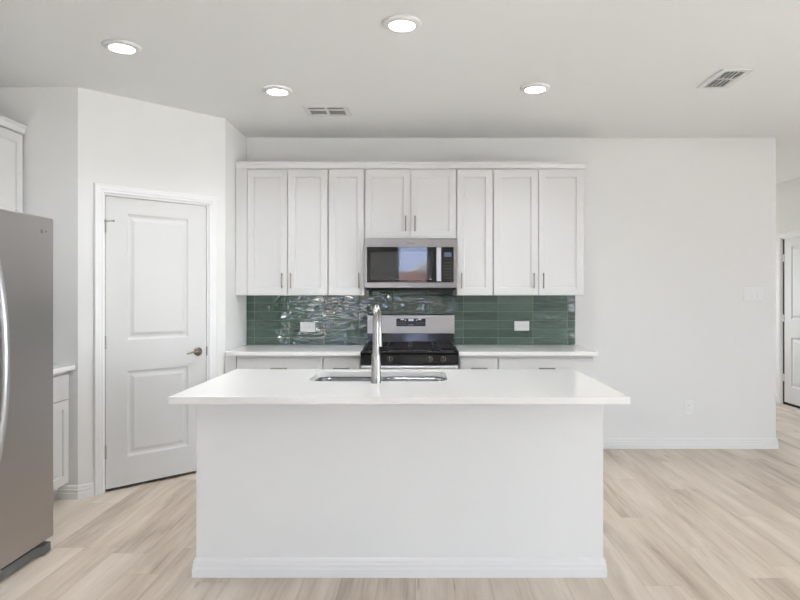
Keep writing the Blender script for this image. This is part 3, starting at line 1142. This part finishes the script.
# burners and grates
for bxx in (-0.20, 0.20):
    for byy in (-0.20, -0.49):
        bm = B()
        lathe(bm, [(0.055, 0.9158), (0.055, 0.920), (0.040, 0.924), (0.040, 0.932), (0.034, 0.935), (0.010, 0.936)], 28, Matrix.Translation((bxx, byy, 0)))
        finish('burner', bm, 'iron', rg, smooth=40)
for x0, x1 in ((-0.362, -0.006), (0.006, 0.362)):
    bm = B()
    zt0, zt1 = 0.937, 0.950
    bw = 0.006
    ya, yb_ = -0.625, -0.075
    for x in (x0 + bw, x1 - bw):
        box(bm, x - bw, x + bw, ya, yb_, zt0, zt1)
    for y in (ya + bw, (ya + yb_) / 2, yb_ - bw):
        box(bm, x0, x1, y - bw, y + bw, zt0, zt1)
    cx = (x0 + x1) / 2
    for cy in (-0.20, -0.49):
        for k in range(4):
            a = k * PI / 2
            d = Vector((math.cos(a), math.sin(a)))
            p = Vector((cx, cy)) + d * 0.035
            q = Vector((cx, cy)) + Vector((d.x * 0.168, d.y * 0.126))
            box(bm, min(p.x, q.x) - bw * abs(d.y), max(p.x, q.x) + bw * abs(d.y), min(p.y, q.y) - bw * abs(d.x), max(p.y, q.y) + bw * abs(d.x), zt0, zt1)
    for x in (x0 + bw, x1 - bw):
        for y in (ya + bw, (ya + yb_) / 2, yb_ - bw):
            box(bm, x - bw, x + bw, y - bw, y + bw, 0.9157, zt0)
    finish('grate', bm, 'iron', rg, 0.0015, merge=False)

# ------------------------------------------------------------------ microwave
mw = thing('microwave', 'stainless over-the-range microwave with black glass door', 'microwave', (XC + 0.003, YU - 0.0, 1.403))
part_box('body', mw, 'black', (-0.376, 0.376, -0.375, -0.014, 0.0, 0.409), 0.002)
bm = B()
panel_slab(bm, [-0.377, -0.356, 0.2500], [0.010, 0.052, 0.342, 0.412], {(1, 1)}, -0.402, -0.376, [(0, 0), (0.001, 0.004)])
dr = finish('door', bm, 'steel', mw, 0.0015, smooth=None)
LEAN = 0.020
for nm, mt, xa, xb, za, zb, y0 in (('door_glass', 'black_glass', -0.3545, 0.2495, 0.0535, 0.3405, -0.4012), ('door_window', 'window_mesh', -0.330, 0.176, 0.075, 0.303, -0.4020)):
    bm = B()
    prism(bm, [(y0 - LEAN * za, za), (-0.3985, za), (-0.3985, zb), (y0 - LEAN * zb, zb)], lambda u, v, h: (h, u, v), xa, xb)
    finish(nm, bm, mt, dr, 0.0003)
bm = B()
prism(bm, rrect(0.228, -0.436, 0.036, 0.016, 0.006, 4), lambda u, v, h: (u, v, h), 0.062, 0.336)
for z in (0.085, 0.312):
    box(bm, 0.219, 0.237, -0.432, -0.4022, z - 0.008, z + 0.008)
finish('handle', bm, 'handle_light', dr, 0.001)
bm = B()
panel_slab(bm, [0.2520, 0.352, 0.377], [0.010, 0.052, 0.342, 0.412], {(0, 1)}, -0.402, -0.376, [(0, 0), (0.001, 0.004)])
cpn = finish('control_section', bm, 'steel', mw, 0.0015, smooth=None)
part_box('key_panel', cpn, 'black_glass', (0.2535, 0.3505, -0.4022, -0.3975, 0.0535, 0.3405), 0.0008)
part_box('display', cpn, 'lcd', (0.274, 0.334, -0.4032, -0.4020, 0.262, 0.299), 0)
for i in range(3):
    for j in range(6):
        x, z = 0.282 + i * 0.022, 0.09 + j * 0.025
        key(cpn, 'slot', x - 0.005, x + 0.005, -0.4030, -0.4018, z - 0.0015, z + 0.0015)
bm = B()       # small worn maker's mark on the top band
xs_ = -0.032
for k in range(9):
    h = (0.016, 0.010, 0.012, 0.008, 0.012, 0.014, 0.008, 0.008, 0.013)[k]
    box(bm, xs_ + k * 0.0075, xs_ + k * 0.0075 + 0.0045, -0.4030, -0.4018, 0.366, 0.366 + h)
finish('maker_mark', bm, 'logo', dr)
part_box('underside_vent', mw, 'black', (-0.36, 0.36, -0.37, -0.05, -0.012, -0.0003), 0.003)

# ------------------------------------------------------------------ refrigerator
fr = thing('refrigerator', 'grey stainless side-by-side refrigerator at the left edge', 'refrigerator', (-2.885, 2.858, 0), PI / 2)
FD = 0.917                        # door front
part_box('body', fr, 'fridge_side', (-0.450, 0.450, -0.820, 0.0, 0.035, 1.745), 0.006)
for xa, xb, hx in ((-0.458, -0.068, -0.100), (-0.060, 0.458, -0.030)):
    bm = B()
    box(bm, xa, xb, -FD, -0.826, 0.074, 1.768)
    dd = finish('door', bm, 'fridge', fr, 0.010, 4)
    bm = B()
    pts = []
    for i in range(25):
        s = -1 + 2 * i / 24
        pts.append((hx, -FD - 0.002 - 0.060 * (1 - abs(s) ** 2.2), 1.055 + 0.53 * s))
    tube(bm, pts, 0.023, 16)
    finish('handle', bm, 'handle_light', dd, smooth=50)
bm = B()
lathe(bm, [(0.011, 0), (0.011, 0.002), (0.008, 0.003)], 24, rot_to((0, -1, 0), (0.352, -FD, 1.690)))
lathe(bm, [(0.006, 0), (0.006, 0.002)], 20, rot_to((0, -1, 0), (0.385, -FD, 1.692)))
finish('badge', bm, 'steel', fr.children[-1] if False else fr, smooth=40)
bm = B()
prism(bm, [(-0.455, -0.82), (-0.455, -0.888), (0.330, -0.888), (0.375, -0.916), (0.432, -0.916), (0.440, -0.908), (0.440, -0.82)],
      lambda u, v, h: (u, v, h), 0.004, 0.052)
finish('base_grille', bm, 'grille', fr, 0.004)
for x in (-0.40, 0.40):
    for y in (-0.78, -0.08):
        bm = B()
        cyl(bm, (x, y, 0.0005), (x, y, 0.036), 0.022, 16)
        finish('foot', bm, 'rubber', fr)

# ------------------------------------------------------------------ ceiling lights
def ceiling_light(label, loc):
    t = thing('recessed_light', label, 'ceiling light', loc, 0, 'round recessed lights')
    bm = B()
    lathe(bm, [(0.099, -0.0003), (0.0985, -0.006), (0.090, -0.013), (0.070, -0.018), (0.066, -0.0165), (0.066, -0.0003)], 40, cap0=False, cap1=False)
    finish('trim_ring', bm, 'trim', t, smooth=50)
    bm = B()
    lathe(bm, [(0.0655, -0.006), (0.0655, -0.0150), (0.058, -0.0165), (0.02, -0.0175)], 40)
    finish('diffuser', bm, 'lamp', t, smooth=50)
    d = bpy.data.lights.new('lamp', 'AREA')
    d.shape = 'DISK'
    d.size = 0.13
    d.energy = LAMP_WATTS
    d.color = (0.94, 0.985, 1.04)
    d.spread = math.radians(130)
    lo = bpy.data.objects.new('lamp', d)
    COL.objects.link(lo)
    lo.parent = t
    lo.location = (0, 0, -0.0185)
    return t


def ceil_xy(px, py):
    s = (VPY - py) / (CEIL - CAM_H)
    return ((px - VPX) / s, F_PX / s, CEIL - 0.0002)


l0 = ceiling_light('lit recessed ceiling light at upper left, above the pantry corner', ceil_xy(122, 46))
hall_fill = copy_tree(l0)  # two hallway lights added out of view to brighten the hall
hall_fill.location = (3.50, 6.5, CEIL - 0.0002)
hall_fill['label'] = 'added unseen ceiling light brightening the hallway, just behind the free end of the back wall'
hall_fill = copy_tree(l0)
hall_fill.location = (3.80, 8.6, CEIL - 0.0002)
hall_fill['label'] = 'added unseen ceiling light brightening the hallway behind the back wall'
for px, py, lab in ((402, 23, 'lit recessed ceiling light nearest the top edge, above the island front'),
                    (277.5, 90, 'lit recessed ceiling light beside the ceiling vent, left of centre'),
                    (535, 87.5, 'lit recessed ceiling light right of centre, above the cabinets')):
    c = copy_tree(l0)
    c.location = ceil_xy(px, py)
    c['label'] = lab


# ------------------------------------------------------------------ ceiling vents
def ceiling_vent(label, loc, rz, w, d, iw, id_, nsl, lo, hi):
    """w along local x; slats along x; two halves"""
    t = thing('ceiling_vent', label, 'air vent', loc, rz, 'white ceiling vents')
    bm = B()
    slab_hole(bm, [(-w / 2, -d / 2), (w / 2, -d / 2), (w / 2, d / 2), (-w / 2, d / 2)],
              [[(-iw / 2, -id_ / 2), (-0.010, -id_ / 2), (-0.010, id_ / 2), (-iw / 2, id_ / 2)],
               [(0.010, -id_ / 2), (iw / 2, -id_ / 2), (iw / 2, id_ / 2), (0.010, id_ / 2)]], -0.008, -0.0004)
    finish('frame', bm, 'vent', t, smooth=None)
    part_box('duct_opening', t, 'vent_dark', (-iw / 2 - 0.005, iw / 2 + 0.005, -id_ / 2 - 0.005, id_ / 2 + 0.005, -0.0006, -0.0003), 0)
    for k in range(nsl):
        y = -id_ / 2 + id_ * (k + 0.5) / nsl
        for xa, xb in ((-iw / 2, -0.010), (0.010, iw / 2)):
            bm = B()
            prism(bm, [(y + hi - 0.001, -0.0012), (y + hi + 0.001, -0.0012), (y + lo + 0.001, -0.0105), (y + lo - 0.001, -0.0105)], lambda u, v, h: (h, u, v), xa, xb)
            finish('slat', bm, 'vent', t, smooth=None)
    return t


ceiling_vent('small white ceiling vent above the left wall cabinets', (-0.71, 4.655, CEIL - 0.0002), 0, 0.335, 0.255, 0.262, 0.190, 1, -0.034, -0.037)
ceiling_vent('white ceiling vent at the upper right, above the bare floor', (1.932, 3.958, CEIL - 0.0002), PI / 2, 0.345, 0.20, 0.285, 0.128, 5, 0.001, -0.001)

# ------------------------------------------------------------------ outside (mirrored in glass and tile)
bm = B(); box(bm, -30, 30, -12.5, 30, -0.35, -0.25); box(bm, -30, 30, -45, -12.5, -1.25, -1.15)
tag(finish('lawn', bm, 'grass', None, smooth=None), 'green lawn outside the windows', 'lawn', None, 'structure')
bm = B(); box(bm, -6, 14, -9.0, YR - WT - 0.02, -0.25, -0.08); box(bm, XR + WT + 0.02, 14, YR - WT - 0.02, 9, -0.25, -0.08)  # pale slab added to bounce sun through the windows onto the ceiling
tag(finish('patio', bm, 'concrete', None, smooth=None), 'pale concrete patio added outside the windows to bounce sunlight in', 'patio', None, 'structure')
fe = thing('garden_fence', 'reddish board fence behind the lawn', 'fence', (0, -10.5, -0.25))
bm = B()
for k in range(80):
    x = -14 + k * 0.35
    box(bm, x, x + 0.335, -0.015 + 0.008 * (k % 2), 0.015, 0.02, 1.70)
finish('boards', bm, 'fence', fe, smooth=None)
bm = B()
for z in (0.3, 0.8, 1.25):
    box(bm, -14, 14, -0.07, -0.025, z, z + 0.09)
finish('rails', bm, 'fence', fe, smooth=None)
ho = thing('neighbour_house', 'pale house with blue-grey gabled roof beyond the fence', 'house', (0.0, -15, -1.17))
part_box('walls', ho, 'siding', (-8, 8, -5, 0, 0.01, 2.35), 0)
bm = B()
prism(bm, [(0.4, 2.3), (-2.8, 5.2), (-6.0, 2.3)], lambda u, v, h: (h, u, v), -8.4, 8.4)
finish('roof', bm, 'shingle', ho, smooth=None)
bm = B()
prism(bm, [(-1.7, 1.9), (0.15, 2.95), (2.0, 1.9)], lambda u, v, h: (u, h, v), -3, 1.0)
finish('gable', bm, 'siding', ho, smooth=None)
bm = B()
sweep(bm, [(-1.9, 1.80), (0.15, 2.97), (2.2, 1.80)], [(-0.07, 0.98), (0.07, 0.98), (0.07, 1.15), (-0.07, 1.15)], lambda u, v, h: (u, h, v))
box(bm, -8.5, 8.5, 0.40, 0.48, 2.20, 2.36)
finish('fascia', bm, 'trim', ho, smooth=None)
